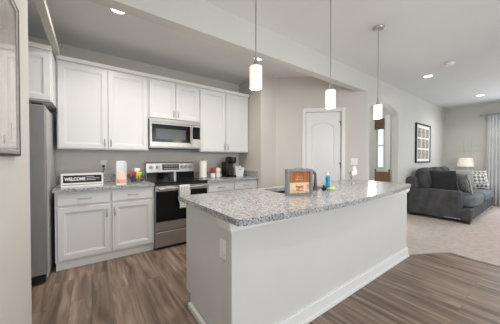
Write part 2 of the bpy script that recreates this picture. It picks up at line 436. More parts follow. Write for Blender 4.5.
# baseboards
def base_run(name, p0, p1):
    p0 = Vector(p0); p1 = Vector(p1); d = (p1 - p0).normalized(); n = Vector((d.y, -d.x)); L = (p1 - p0).length
    prof = [(0, 0), (0.022, 0), (0.022, 0.018), (0.014, 0.03), (0.014, 0.115), (0.006, 0.13), (0, 0.13)]
    rr = [[((p0 + d * s_ + n * a).x, (p0 + d * s_ + n * a).y, b) for a, b in prof] for s_ in (0, L)]
    return struct(name, MB().rings(rr), M['trim'], smooth=False)
base_run('baseboard_living', (5.34, 1.97), (8.68, 1.97))
base_run('baseboard_east', (8.70, 1.94), (8.70, -3.48))
base_run('baseboard_left', (-0.31, -3.4), (-0.31, 1.90))
base_run('baseboard_pantry', DA + DD * 0.02, DA + DD * (ds0 - 0.085))
base_run('baseboard_corner', DA + DD * (ds1 + 0.085), DA + DD * (DL - 0.02))

# ------------------------------------------------------------------ cabinetry helpers
def slab_front(x0, x1, z0, z1, yf, t=0.02, st=0.055, panel=True):
    """door or drawer front facing -Y: frame with a recessed panel"""
    def ring(i, y): return [(x0 + i, y, z0 + i), (x1 - i, y, z0 + i), (x1 - i, y, z1 - i), (x0 + i, y, z1 - i)]
    mb = MB(); R = [ring(0, yf + t), ring(0, yf + 0.003), ring(0.003, yf)]
    if panel: R += [ring(st, yf), ring(st + 0.004, yf + 0.006), ring(st + 0.014, yf + 0.007), ring(st + 0.02, yf + 0.010)]
    return mb.rings(R)
def pull(x, z, yf, L=0.10, horiz=False):
    mb = MB(); d = 0.028
    if horiz: a = (x - L / 2, z); b = (x + L / 2, z)
    else: a = (x, z - L / 2); b = (x, z + L / 2)
    pts = []
    for i in range(9):
        t = i / 8; q = (a[0] + (b[0] - a[0]) * t, a[1] + (b[1] - a[1]) * t)
        pts.append((q[0], yf - d * math.sin(PI * t) ** 0.5, q[1]))
    return mb.tube(pts, 0.0055, 8)
YB = 3.778
def base_cab(label, x0, x1, sp, yf=3.17, bl=0.0, br=0.0, cat='cabinet'):
    t = thing('base_cabinet', label, cat, ((x0 + x1) / 2, 3.47, 0))
    b = MB(); b.box(x0, x1, yf, YB, 0.10, 0.875); b.box(x0 + 0.003, x1, yf + 0.055, YB, 0.0, 0.10)
    obj('body', b, M['cab'], t, smooth=False)
    obj('toe_moulding', MB().box(x0 + 0.003, x1, yf + 0.035, yf + 0.054, 0.0, 0.085), M['trim'], t, smooth=False)
    for a, c, side in ((x0 + 0.022, sp - 0.012, 1), (sp + 0.012, x1 - 0.022, -1)):
        d = obj('drawer', slab_front(a, c, 0.725, 0.85, yf - 0.021, panel=False), M['cab'], t, smooth=False)
        obj('handle', pull((a + c) / 2, 0.79, yf - 0.021, 0.12, True), M['nickel'], d, label='satin nickel handle')
        d = obj('door', slab_front(a, c, 0.125, 0.70, yf - 0.021), M['cab'], t, smooth=False)
        obj('handle', pull(c - 0.028 if side == 1 else a + 0.028, 0.60, yf - 0.021, 0.10), M['nickel'], d, label='satin nickel handle')
    return t
base_cab('white base cabinet left of the range under the welcome sign', -0.32, 0.688, 0.195)
base_cab('white base cabinet right of the range under the coffee maker', 1.457, 2.448, 1.95)
UT = 2.415
def upper_cab(label, x0, x1, z0, sp, yf=3.45, hz=0.09, z1=UT):
    t = thing('wall_cabinet', label, 'cabinet', ((x0 + x1) / 2, (yf + YB) / 2, z0))
    b = MB().box(x0, x1, yf, YB, z0, z1); obj('body', b, M['cab'], t, smooth=False)
    for a, c, side in ((x0 + 0.012, sp - 0.006, 1), (sp + 0.006, x1 - 0.012, -1)):
        d = obj('door', slab_front(a, c, z0 + 0.012, z1 - 0.03, yf - 0.021), M['cab'], t, smooth=False)
        obj('handle', pull(c - 0.028 if side == 1 else a + 0.028, z0 + hz, yf - 0.021, 0.09), M['nickel'], d, label='satin nickel handle')
    return t
upper_cab('white two-door wall cabinet between the fridge and microwave', -0.32, 0.678, 1.36, 0.185)
upper_cab('short white wall cabinet directly above the microwave', 0.681, 1.455, 1.835, 1.068)
upper_cab('white two-door wall cabinet above the coffee maker', 1.458, 2.447, 1.36, 1.95)
upper_cab('white cabinet above the stainless refrigerator, nearest the left wall', -1.28, -0.323, 1.84, -0.81, yf=3.12, z1=2.37)
cr = MB(); prof = [(0, 0), (-0.010, 0.0), (-0.014, 0.010), (-0.030, 0.026), (-0.034, 0.036), (0, 0.036)]
cr.rings([[(x, 3.429 + a, UT + b) for a, b in prof] for x in (-0.318, 2.447)])
cr.box(-0.318, 2.447, 3.43, 3.77, UT + 0.001, UT + 0.035)
tag(obj('crown_moulding', cr, M['trim'], smooth=False), 'long white crown moulding along the tops of the wall cabinets over the range', 'moulding')
cr = MB()
cr.rings([[(x, 3.099 + a, 2.371 + b) for a, b in prof] for x in (-1.28, -0.323)])
cr.box(-1.28, -0.337, 3.10, 3.77, 2.371, 2.405)
tag(obj('crown_moulding', cr, M['trim'], smooth=False), 'short white crown moulding on top of the cabinet above the refrigerator', 'moulding')

def counter(label, x0, x1, side=False, ext=None):
    t = thing('countertop', label, 'countertop', ((x0 + x1) / 2, 3.45, 0.876))
    obj('slab', MB().box(x0, x1, 3.125, YB, 0.876, 0.914), M['granite'], t, bevel=0.004, smooth=False)
    obj('backsplash', MB().box(x0, x1, YB - 0.02, YB, 0.914, 1.016), M['granite'], t, bevel=0.002, smooth=False)
    if side: obj('backsplash', MB().box(x1 - 0.02, x1, 3.14, YB - 0.02, 0.914, 1.016), M['granite'], t, bevel=0.002, smooth=False)
counter('speckled granite countertop left of the range', -0.335, 0.688)
counter('speckled granite countertop right of the range with side splash', 1.457, 2.448, True)

# ------------------------------------------------------------------ refrigerator
t = thing('refrigerator', 'tall stainless refrigerator in the recess beside the cabinets', 'refrigerator', (-0.81, 3.35, 0))
obj('body', MB().box(-1.26, -0.362, 3.02, 3.74, 0.03, 1.765), M['fside'], t, bevel=0.006, label='grey painted side')
obj('gasket', MB().box(-1.25, -0.372, 3.006, 3.02, 0.10, 1.76), M['black'], t, smooth=False, label='dark door gasket')
d = obj('door', MB().box(-1.26, -0.86, 2.93, 3.006, 0.10, 1.765), M['fsteel'], t, bevel=0.008)
obj('handle', MB().tube([(-0.90, 2.93, 0.6), (-0.90, 2.89, 0.62), (-0.90, 2.89, 1.48), (-0.90, 2.93, 1.5)], 0.011), M['steel'], d)
d = obj('door', MB().box(-0.85, -0.358, 2.93, 3.006, 0.10, 1.765), M['fsteel'], t, bevel=0.008)
obj('handle', MB().tube([(-0.81, 2.93, 0.6), (-0.81, 2.89, 0.62), (-0.81, 2.89, 1.48), (-0.81, 2.93, 1.5)], 0.011), M['steel'], d)
obj('toe_grille', MB().box(-1.25, -0.37, 2.955, 3.02, 0.02, 0.09), M['black'], t, smooth=False)
obj('hinge_cover', MB().box(-0.46, -0.375, 2.96, 3.10, 1.766, 1.79), M['black'], t, bevel=0.004)
for x in (-1.2, -0.42):
    obj('foot', MB().lathe([(0.02, 0), (0.02, 0.03)], x, 3.04, 0), M['black'], t)
    obj('foot', MB().lathe([(0.02, 0), (0.02, 0.03)], x, 3.68, 0), M['black'], t)

# ------------------------------------------------------------------ range
x0, x1 = 0.692, 1.453; xm = (x0 + x1) / 2
t = thing('range', 'stainless and black electric range between the base cabinets', 'oven', (xm, 3.45, 0))
obj('body', MB().box(x0, x1, 3.16, 3.76, 0.03, 0.905), M['steel2'], t, smooth=False)
obj('cooktop', MB().box(x0, x1, 3.115, 3.70, 0.906, 0.922), M['bglass'], t, bevel=0.003, label='black glass cooktop')
for bx_, by_, r_ in ((0.88, 3.28, 0.10), (1.26, 3.28, 0.085), (0.88, 3.54, 0.08), (1.26, 3.54, 0.10)):
    obj('burner_ring', MB().lathe([(r_ - 0.004, 0), (r_, 0), (r_, 0.0008), (r_ - 0.004, 0.0008), (r_ - 0.004, 0)], bx_, by_, 0.9222, 32, False), M['gglass'], t)
bg = obj('backguard', MB().rings([[(x, 3.685, 0.923), (x, 3.76, 0.923), (x, 3.76, 1.185), (x, 3.715, 1.185), (x, 3.70, 1.17)] for x in (x0, x1)]), M['steel'], t, smooth=False)
obj('lower_panel', MB().box(x0 + 0.004, x1 - 0.004, 3.672, 3.684, 0.923, 1.03), M['bglass'], t, smooth=False, label='black lower strip')
obj('display', MB().box(x0 + 0.24, x0 + 0.50, 3.680, 3.70, 1.065, 1.155), M['bglass'], bg, smooth=False, label='black clock display')
for r in range(2):
    for q in range(6):
        obj('button', MB().box(x0 + 0.26 + q * 0.038, x0 + 0.285 + q * 0.038, 3.678, 3.68, 1.08 + r * 0.04, 1.092 + r * 0.04), M['nickel'], bg, smooth=False)
for kx in (0.075, 0.175, 0.565, 0.635, 0.705):
    kb = MB().tube([(x0 + kx, 3.70, 1.11), (x0 + kx, 3.662, 1.107)], 0.026, 16); kb.box(x0 + kx - 0.004, x0 + kx + 0.004, 3.652, 3.662, 1.087, 1.13)
    obj('knob', kb, M['nickel'], bg)
dd = obj('oven_door', MB().box(x0 + 0.003, x1 - 0.003, 3.125, 3.158, 0.262, 0.868), M['steel'], t, bevel=0.004)
obj('front_strip', MB().box(x0 + 0.002, x1 - 0.002, 3.128, 3.158, 0.872, 0.904), M['black'], t, smooth=False)
obj('window', MB().box(x0 + 0.012, x1 - 0.012, 3.119, 3.125, 0.385, 0.80), M['bglass'], dd, smooth=False, label='black oven window')
h = MB(); h.tube([(x0 + 0.04, 3.075, 0.838), (x1 - 0.04, 3.075, 0.838)], 0.015, 14)
for xx in (x0 + 0.07, x1 - 0.07): h.tube([(xx, 3.125, 0.838), (xx, 3.08, 0.838)], 0.010)
obj('handle', h, M['steel'], dd)
obj('storage_drawer', MB().box(x0 + 0.003, x1 - 0.003, 3.125, 3.158, 0.05, 0.243), M['steel'], t, bevel=0.004)
for fx, fy in ((x0 + 0.04, 3.20), (x1 - 0.04, 3.20), (x0 + 0.04, 3.70), (x1 - 0.04, 3.70)):
    obj('foot', MB().lathe([(0.018, 0), (0.018, 0.03)], fx, fy, 0), M['black'], t)
obj('kick_plate', MB().box(x0 + 0.02, x1 - 0.02, 3.17, 3.18, 0.0, 0.03), M['black'], t, smooth=False)

# towel over the oven handle
tw = MB()
def tww(s_):  # profile around the handle
    if s_ < 0.30: return (3.053, 0.555 + s_)
    a = (s_ - 0.30) / 0.066 * PI
    if a <= PI: return (3.075 - 0.022 * math.cos(a), 0.855 - 0.002 + 0.0 + 0.022 * math.sin(a) - 0.0)
    return (3.097, 0.855 - (s_ - 0.366))
N = 44; rows = []
for i in range(N + 1):
    s_ = 0.56 * i / N; y, z = tww(s_)
    rows.append([(0.995 + 0.155 * j / 12 + 0.004 * math.sin(i * 0.5 + j), y - (0.003 * math.sin(j * 1.3) if s_ < 0.3 else 0), z) for j in range(13)])
V = [[tw.bm.verts.new(p) for p in r] for r in rows]
for i in range(N):
    for j in range(12): tw.face([V[i][j], V[i][j + 1], V[i + 1][j + 1], V[i + 1][j]])
o = obj('dish_towel', tw, M['towel']); sm = o.modifiers.new('t', 'SOLIDIFY'); sm.thickness = 0.003; sm.offset = 0
tag(o, 'white checked dish towel hanging over the oven door handle', 'towel')

# ------------------------------------------------------------------ microwave
x0, x1 = 0.683, 1.453; z0, z1 = 1.405, 1.832
t = thing('microwave', 'stainless over-the-range microwave with black window under the short cabinet', 'microwave', (xm, 3.6, z0))
obj('body', MB().box(x0, x1, 3.42, 3.77, z0, z1), M['steel2'], t, smooth=False)
obj('vent_grille', MB().box(x0, x1, 3.385, 3.419, z1 - 0.055, z1), M['steel'], t, bevel=0.003)
dd = obj('door', MB().box(x0, x1 - 0.15, 3.38, 3.419, z0 + 0.012, z1 - 0.058), M['steel'], t, bevel=0.004)
wn = obj('window', MB().box(x0 + 0.03, x1 - 0.165, 3.374, 3.380, z0 + 0.085, z1 - 0.085), M['bglass'], dd, smooth=False, label='black framed window')
obj('screen', MB().box(x0 + 0.08, x1 - 0.25, 3.3725, 3.374, z0 + 0.125, z1 - 0.15), M['gglass'], wn, smooth=False, label='grey glass centre')
hx = x1 - 0.185
h = MB(); h.tube([(hx, 3.335, z0 + 0.07), (hx, 3.335, z1 - 0.09)], 0.012, 12); h.tube([(hx, 3.374, z0 + 0.10), (hx, 3.34, z0 + 0.10)], 0.008); h.tube([(hx, 3.374, z1 - 0.12), (hx, 3.34, z1 - 0.12)], 0.008)
obj('handle', h, M['steel'], dd)
cp = obj('control_panel', MB().box(x1 - 0.147, x1, 3.38, 3.419, z0 + 0.012, z1 - 0.058), M['steel'], t, bevel=0.004)
kp = obj('keypad', MB().box(x1 - 0.135, x1 - 0.015, 3.375, 3.380, z0 + 0.15, z1 - 0.085), M['bglass'], cp, smooth=False, label='black keypad')
obj('bottom_vent', MB().box(x0 + 0.01, x1 - 0.01, 3.39, 3.74, z0 - 0.008, z0), M['black'], t, smooth=False)

# ------------------------------------------------------------------ island
IX0, IX1 = 0.665, 3.265; IY0, IY1 = 1.105, 1.89
t = thing('kitchen_island', 'long pale kitchen island with panelled bar side and white baseboard', 'kitchen island', (2.0, 1.5, 0))
obj('knee_wall', MB().box(IX0, IX1, IY0, IY0 + 0.125, 0, 0.875), M['island'], t, smooth=False)
cb = MB(); cb.box(IX0 + 0.012, IX1 - 0.012, IY0 + 0.125, IY1, 0.10, 0.875); cb.box(IX0 + 0.02, IX1 - 0.012, IY0 + 0.125, IY1 - 0.07, 0, 0.10)
# leave a well for the sink
cbx = MB()
cbx.box(IX0 + 0.012, 1.42, IY0 + 0.125, IY1, 0.10, 0.875); cbx.box(2.26, IX1 - 0.012, IY0 + 0.125, IY1, 0.10, 0.875)
cbx.box(1.42, 2.26, IY0 + 0.125, IY1, 0.10, 0.64); cbx.box(1.42, 2.26, IY1 - 0.02, IY1, 0.64, 0.875)
cbx.box(IX0 + 0.02, IX1 - 0.012, IY0 + 0.125, IY1 - 0.07, 0, 0.10)
cb.bm.free()
obj('cabinet_body', cbx, M['cab'], t, smooth=False)
# trim cap under the countertop on the knee wall
cp = MB()
for z0_, z1_, e in ((0.835, 0.874, 0.022), (0.822, 0.835, 0.014), (0.812, 0.822, 0.006)):
    cp.prism([(IX0 - e, IY0 - e), (IX1 + e, IY0 - e), (IX1 + e, IY0 + 0.125), (IX1, IY0 + 0.125), (IX1, IY0 + 0.01), (IX0 + 0.01, IY0 + 0.01), (IX0 + 0.01, IY0 + 0.125 + e), (IX0 - e, IY0 + 0.125 + e)], [], z0_, z1_)
obj('cap_moulding', cp, M['trim'], t, smooth=False)
bb = MB()
for e, a, b in ((0.026, 0, 0.02), (0.016, 0.02, 0.10), (0.009, 0.10, 0.118)):
    bb.prism([(IX0 - e, IY0 - e), (IX1 + e, IY0 - e), (IX1 + e, IY1 - 0.1), (IX1, IY1 - 0.1), (IX1, IY0), (IX0, IY0), (IX0, IY0 + 0.02), (IX0 - e, IY0 + 0.02)], [], a, b)
bb.box(IX0 - 0.014, IX0 + 0.012, IY0 + 0.021, IY1 - 0.10, 0, 0.035)
obj('baseboard', bb, M['trim'], t, smooth=False)
op = obj('outlet_plate', MB().box(IX0 - 0.006, IX0, 1.165, 1.245, 0.62, 0.74), M['white'], t, bevel=0.003)
for z in (0.66, 0.70): obj('socket', MB().box(IX0 - 0.008, IX0 - 0.006, 1.188, 1.222, z - 0.014, z + 0.014), M['white'], op, smooth=False)
for i in range(4):
    a = IX0 + 0.03 + i * 0.64
    fr = MB()
    def ring(ins, y, a=a): return [(a + ins, y, 0.12 + ins), (a + 0.61 - ins, y, 0.12 + ins), (a + 0.61 - ins, y, 0.85 - ins), (a + ins, y, 0.85 - ins)]
    fr.rings([ring(0, IY1), ring(0, IY1 + 0.02), ring(0.055, IY1 + 0.02), ring(0.065, IY1 + 0.011)])
    obj('door', fr, M['cab'], t, smooth=False)
# island countertop: curved bar edge
out = [(0.62, 1.935), (0.637, 1.01), (0.645, 0.99)]
P = [(0.665, 0.980), (1.07, 0.943), (1.5, 0.930), (1.98, 0.938), (2.6, 0.982), (3.10, 1.045), (3.36, 1.09)]
for i in range(len(P) - 1):
    for q in range(6):
        p0_, p1_, p2_, p3_ = P[max(i - 1, 0)], P[i], P[i + 1], P[min(i + 2, len(P) - 1)]; u = q / 6
        out.append(tuple(0.5 * ((2 * p1_[k]) + (-p0_[k] + p2_[k]) * u + (2 * p0_[k] - 5 * p1_[k] + 4 * p2_[k] - p3_[k]) * u * u + (-p0_[k] + 3 * p1_[k] - 3 * p2_[k] + p3_[k]) * u ** 3) for k in (0, 1)))
out += [(3.37, 1.095), (3.392, 1.115), (3.398, 1.14), (3.40, 1.935)]
SX0, SX1, SY0, SY1 = 1.47, 2.21, 1.50, 1.83
t = thing('countertop', 'large speckled granite countertop with a curved edge on the island', 'countertop', (2.0, 1.45, 0.876))
obj('slab', MB().prism(out, [rect(SX0, SX1, SY0, SY1)], 0.876, 0.914), M['granite'], t, bevel=0.005, smooth=False)
t = thing('kitchen_sink', 'undermount steel double sink in the island countertop', 'sink', (1.84, 1.66, 0.68))
for a, b in ((SX0 - 0.008, 1.825), (1.855, SX1 + 0.008)):
    mb = MB(); y0_, y1_ = SY0 - 0.008, SY1 + 0.008
    def rg(i, z): return [(a + i, y0_ + i, z), (b - i, y0_ + i, z), (b - i, y1_ - i, z), (a + i, y1_ - i, z)]
    mb.rings([rg(0, 0.875), rg(0.012, 0.70), rg(0.04, 0.69)], False, True)
    o = obj('basin', mb, M['sinksteel'], t); s_ = o.modifiers.new('t', 'SOLIDIFY'); s_.thickness = 0.003; s_.offset = -1
    obj('drain', MB().lathe([(0.04, 0), (0.04, 0.004), (0.02, 0.004)], (a + b) / 2, 1.66, 0.691), M['chrome'], t)
obj('divider', MB().box(1.825, 1.855, SY0 - 0.006, SY1 + 0.006, 0.72, 0.872), M['sinksteel'], t, bevel=0.006)
# faucet
t = thing('faucet', 'dark steel kitchen faucet with raised lever behind the orange plaque', 'faucet', (1.895, 1.462, 0.914))
obj('base', MB().lathe([(0.028, 0), (0.028, 0.012), (0.020, 0.02), (0.014, 0.10), (0.012, 0.16), (0.010, 0.165)], 1.895, 1.462, 0.9145, 20), M['hinge'], t)
sp = [(1.895, 1.462, 1.05)] + [(1.895, 1.462 + 0.10 * (1 - math.cos(a)), 1.075 + 0.05 * math.sin(a)) for a in [PI * i / 10 for i in range(0, 9)]]
obj('spout', MB().tube(sp, 0.012, 12), M['hinge'], t)
obj('lever', MB().tube([(1.895, 1.462, 1.075), (1.87, 1.475, 1.10), (1.80, 1.50, 1.14)], 0.008, 10, [0.011, 0.008, 0.006]), M['hinge'], t)

# plaque block on the island
bw, bh, bd = 0.245, 0.235, 0.06
ang = math.atan2(1.30 - 1.385, 1.62 - 1.395)
t = thing('wooden_sign', 'square grey framed box sign with orange wood face on the island', 'sign', (1.51, 1.345, 0.9145), ang)
fm = MB(); w_ = 0.022
fm.prism(rect(-bw / 2, bw / 2, 0, bh), [rect(-bw / 2 + w_, bw / 2 - w_, w_, bh - w_)], -bd / 2, bd / 2, lambda x, z, y: (x, y, z))
obj('frame', fm, M['greyframe'], t, local=True, smooth=False, label='grey wooden frame')
pn = MB().box(-bw / 2 + w_, bw / 2 - w_, -0.012, 0.0, w_, bh - w_)
pa = obj('face_board', pn, M['orange'], t, local=True, smooth=False, label='orange stained wood face')
sc = MB()
def stroke(pts, r=0.0028):
    sc.tube([(x, -0.0145, z) for x, z in pts], r, 6)
obj('painted_band', MB().box(-bw / 2 + w_, bw / 2 - w_, -0.0130, -0.012, w_, 0.115), M['patchy'], pa, local=True, smooth=False, label='worn cream paint on the lower half')
for i in range(5): stroke([(-0.04 + i * 0.016, 0.138), (-0.035 + i * 0.016, 0.150), (-0.030 + i * 0.016, 0.140)], 0.0022)
for i in range(4): stroke([(-0.028 + i * 0.014, 0.162), (-0.024 + i * 0.014, 0.170), (-0.019 + i * 0.014, 0.163)], 0.0018)
obj('lettering', sc, M['cream'], pa, local=True, label='small cream painted lettering')
sc = MB()
stroke([(-0.035 + 0.0025 * i, 0.075 + 0.012 * math.sin(i * 0.9) + 0.004 * math.sin(i * 0.37)) for i in range(30)], 0.0022)
stroke([(-0.03 + 0.003 * i, 0.045 + 0.006 * math.sin(i * 0.9)) for i in range(24)], 0.0020)
obj('script', sc, M['redwrap'], pa, local=True, label='reddish curling script')
obj('rope_handle', MB().tube([(-0.05, 0, bh), (-0.03, 0, bh + 0.008), (0.03, 0, bh + 0.008), (0.05, 0, bh)], 0.003), M['greyframe'], t, local=True)

# dish soap, sponge, brushes
t = thing('soap_bottle', 'blue dish soap bottle beside the sink on the island', 'bottle', (2.10, 1.455, 0.9145))
obj('bottle_body', MB().lathe([(0.022, 0), (0.026, 0.006), (0.026, 0.05), (0.021, 0.075), (0.025, 0.10), (0.024, 0.13), (0.012, 0.147)], n=20), M['blue'], t, local=True)
obj('cap', MB().lathe([(0.012, 0.147), (0.013, 0.165), (0.008, 0.168), (0.006, 0.185)], n=16), M['white'], t, local=True, label='white cap')
t = thing('sponge_dish', 'shallow lime dish at the foot of the blue soap bottle', 'dish', (2.055, 1.375, 0.9145), -0.5)
obj('tray', MB().lathe([(0.040, 0), (0.048, 0.014), (0.046, 0.016), (0.038, 0.004)], n=24), M['sponge'], t, local=True)
o = obj('sponge', MB().box(-0.032, 0.032, -0.02, 0.02, 0.0, 0.022), M['sponge'], bevel=0.006); o.location = (2.055, 1.375, 0.921); o.rotation_euler = (0, 0, -0.6)
tag(o, 'yellow-green sponge lying in the lime dish', 'sponge')
def brush(label, x, y, rz):
    t = thing('scrub_brush', label, 'brush', (x, y, 0.9145), rz)
    obj('bristles', MB().lathe([(0.018, 0), (0.024, 0.014), (0.020, 0.018)], n=18), M['black'], t, local=True)
    obj('grip', MB().lathe([(0.020, 0.018), (0.022, 0.026), (0.008, 0.032), (0.012, 0.045), (0.006, 0.052)], n=18), M['black'], t, local=True)
brush('black scrubber nearer the faucet on the island', 1.955, 1.40, 0)
brush('black scrubber nearer the lime sponge dish', 1.998, 1.435, 0.5)
# flowers in a glass vase
t = thing('flower_vase', 'small clear vase of white blossoms on a dark twig on the island', 'vase', (2.53, 1.43, 0.9145))
o = obj('vase', MB().lathe([(0.02, 0), (0.026, 0.004), (0.028, 0.04), (0.016, 0.075), (0.018, 0.09)], n=20, close=False), M['glass'], t, local=True, label='clear glass vase')
st = MB(); st.tube([(0, 0, 0.006), (0.0, 0.0, 0.09), (0.02, -0.005, 0.15), (0.05, -0.01, 0.19)], 0.0025, 6); st.tube([(0, 0, 0.09), (-0.025, 0.01, 0.145), (-0.045, 0.02, 0.17)], 0.0025, 6); st.tube([(0.01, 0, 0.12), (-0.01, 0, 0.15), (-0.012, 0, 0.185)], 0.002, 6)
obj('twig', st, M['stem'], t, local=True, label='dark twig')
for bx_, by_, bz_ in ((0.045, -0.01, 0.205), (0.05, -0.02, 0.165), (0.012, -0.012, 0.150)):
    fl = MB()
    for i in range(5):
        a = 2 * PI * i / 5; fl.ell((bx_ + 0.018 * math.cos(a), by_ - 0.004, bz_ + 0.018 * math.sin(a)), (0.016, 0.010, 0.016), nu=10, nv=6)
    fl.ell((bx_, by_ - 0.008, bz_), (0.007, 0.007, 0.007), nu=8, nv=6)
    obj('blossom', fl, M['cotton'], t, local=True, label='white blossom')
lf = MB(); lf.ell((-0.02, 0, 0.16), (0.014, 0.004, 0.008), nu=10, nv=6); lf.ell((-0.005, -0.01, 0.142), (0.012, 0.004, 0.009), nu=10, nv=6)
obj('leaf', lf, M['stem'], t, local=True)

# ------------------------------------------------------------------ counter things, left of the range
def text_mesh(s, size, m, parent, loc, bold=0.0, name='lettering'):
    c = bpy.data.curves.new('t', 'FONT'); c.body = s; c.size = size; c.extrude = 0.0008; c.offset = bold; c.align_x = 'LEFT'
    to = bpy.data.objects.new('t', c); COL.objects.link(to); bpy.context.view_layer.update()
    me = bpy.data.meshes.new_from_object(to.evaluated_get(bpy.context.evaluated_depsgraph_get()))
    bpy.data.objects.remove(to)
    R = Matrix.Rotation(PI / 2, 4, 'X'); me.transform(Matrix.Translation(loc) @ R); me.name = name
    me.materials.clear(); me.materials.append(m)
    o = bpy.data.objects.new(name, me); COL.objects.link(o); o.parent = parent
    return o
t = thing('welcome_sign', 'white framed black WELCOME sign on the left countertop', 'sign', (-0.075, 3.255, 0.9145), 0)
fw, fh = 0.395, 0.158
fm = MB().prism(rect(-fw / 2, fw / 2, 0, fh), [rect(-fw / 2 + 0.018, fw / 2 - 0.016, 0.050, fh - 0.022)], -0.02, 0.02, lambda x, z, y: (x, y, z))
obj('frame', fm, M['white'], t, local=True, smooth=False, label='white frame')
pa = obj('board', MB().box(-fw / 2 + 0.018, fw / 2 - 0.016, -0.010, 0.005, 0.050, fh - 0.022), M['blackwood'], t, local=True, smooth=False, label='black board')
w = text_mesh('WELCOME', 0.052, M['white'], pa, (-fw / 2 + 0.032, -0.0112, 0.076), 0.0022)
w.data.update()
xs = [v.co.x for v in w.data.vertices]; kx = 0.192 / (max(xs) - min(xs)); x0_ = min(xs)
for v in w.data.vertices: v.co.x = x0_ + (v.co.x - x0_) * kx
obj('groove', MB().box(-fw / 2 + 0.012, fw / 2 - 0.012, -0.0215, -0.02, 0.026, 0.031), M['wire'], t, local=True, smooth=False)
w['label'] = 'white WELCOME lettering'
ln = MB()
for z_, a, b in ((0.117, 0.035, 0.10), (0.098, 0.035, 0.155), (0.080, 0.035, 0.115)):
    x_ = a
    while x_ < b: ln.box(x_, x_ + 0.014, -0.0125, -0.010, z_ - 0.003, z_ + 0.003); x_ += 0.018
obj('small_lettering', ln, M['white'], pa, local=True, smooth=False)
t = thing('wall_outlet', 'white wall outlet above the welcome sign with a plug in it', 'outlet', (0.148, 3.777, 1.165))
obj('plate', MB().box(-0.037, 0.037, -0.006, 0, -0.06, 0.06), M['white'], t, local=True, bevel=0.002)
for z in (-0.026, 0.026): obj('socket', MB().box(-0.017, 0.017, -0.009, -0.006, z - 0.014, z + 0.014), M['white'], t, local=True, smooth=False)
pc = MB(); pc.box(0.130, 0.166, 3.735, 3.767, 1.122, 1.156)
pc.tube([(0.148, 3.742, 1.13), (0.152, 3.725, 1.09), (0.135, 3.70, 1.055), (0.09, 3.66, 1.035), (0.03, 3.60, 1.035), (-0.03, 3.50, 1.05), (-0.08, 3.40, 1.05), (-0.11, 3.29, 1.02)], 0.0048, 8)
tag(obj('power_cord', pc, M['black']), 'black plug and cord running from the wall outlet to the sign', 'cord')
# glass candle lantern
t = thing('candle_lantern', 'tall clear lantern with a glowing peach candle by the welcome sign', 'lantern', (0.315, 3.27, 0.9145))
lw, lh = 0.055, 0.30
fr = MB(); fr.box(-lw, lw, -lw, lw, 0, 0.012); fr.box(-lw, lw, -lw, lw, lh - 0.010, lh)
for sx in (-1, 1):
    for sy in (-1, 1): fr.box(sx * (lw - 0.004) - 0.004, sx * (lw - 0.004) + 0.004, sy * (lw - 0.004) - 0.004, sy * (lw - 0.004) + 0.004, 0.012, lh - 0.01)
obj('frame', fr, M['white'], t, local=True, smooth=False, label='white frame')
g = MB(); g.box(-lw + 0.008, lw - 0.008, -lw + 0.002, -lw + 0.004, 0.012, lh - 0.01); g.box(-lw + 0.008, lw - 0.008, lw - 0.004, lw - 0.002, 0.012, lh - 0.01)
g.box(-lw + 0.002, -lw + 0.004, -lw + 0.008, lw - 0.008, 0.012, lh - 0.01); g.box(lw - 0.004, lw - 0.002, -lw + 0.008, lw - 0.008, 0.012, lh - 0.01)
obj('glass_pane', g, M['glass'], t, local=True, smooth=False, label='clear glass sides')
hh = MB().tube([(0.03 * math.cos(a), 0, lh + 0.028 * math.sin(a)) for a in [PI * i / 10 for i in range(11)]], 0.003, 8)
obj('handle', hh, M['nickel'], t, local=True)
o = obj('pillar_candle', MB().lathe([(0.040, 0), (0.042, 0.004), (0.042, 0.135), (0.038, 0.14), (0.01, 0.137)], n=24), M['peach'])
o.location = (0.315, 3.27, 0.927); tag(o, 'peach pillar candle inside the clear lantern', 'candle')
# basket with snack packets
bc = (0.535, 3.48)
t = thing('wire_basket', 'round wire basket of coloured packets beside the range', 'basket', (bc[0], bc[1], 0.9145))
wb = MB()
for i in range(20):
    a = 2 * PI * i / 20; wb.tube([(0.070 * math.cos(a), 0.070 * math.sin(a), 0.003), (0.088 * math.cos(a), 0.088 * math.sin(a), 0.045), (0.100 * math.cos(a), 0.100 * math.sin(a), 0.092)], 0.0038, 6)
obj('wire_ribs', wb, M['wire'], t, local=True)
for r_, z_ in ((0.070, 0.003), (0.090, 0.048), (0.101, 0.093)):
    obj('wire_hoop', MB().tube([(r_ * math.cos(2 * PI * i / 32), r_ * math.sin(2 * PI * i / 32), z_) for i in range(33)], 0.003, 6), M['wire'], t, local=True)
obj('basket_floor', MB().lathe([(0.06, 0), (0.06, 0.004)], n=28), M['wire'], t, local=True)
pk = [('red packet at the left of the wire basket', 'redwrap', -0.055, -0.01, 0.105, 0.3, 0.35), ('green packet at the right of the wire basket', 'green', 0.058, 0.0, 0.112, -0.4, -0.3), ('white packet standing tallest in the wire basket', 'white', 0.002, 0.020, 0.145, 0, 0.05),
      ('yellow packet at the front of the wire basket', 'yellow', 0.012, -0.045, 0.098, 0.1, 0.1), ('navy blue packet low on the left in the wire basket', 'navy', -0.035, -0.040, 0.075, 0.5, 0.2)]
for lb, mk, px, py, pz, rz, tl in pk:
    R = Matrix.Rotation(rz, 3, 'Z') @ Matrix.Rotation(tl, 3, 'Y')
    o = obj('snack_packet', MB().pillow(0.075, 0.10, 0.024, R, (0, 0, 0), 8), M[mk]); o.location = (bc[0] + px, bc[1] + py, 0.9145 + pz)
    tag(o, lb, 'packet', 'packets in the wire basket')

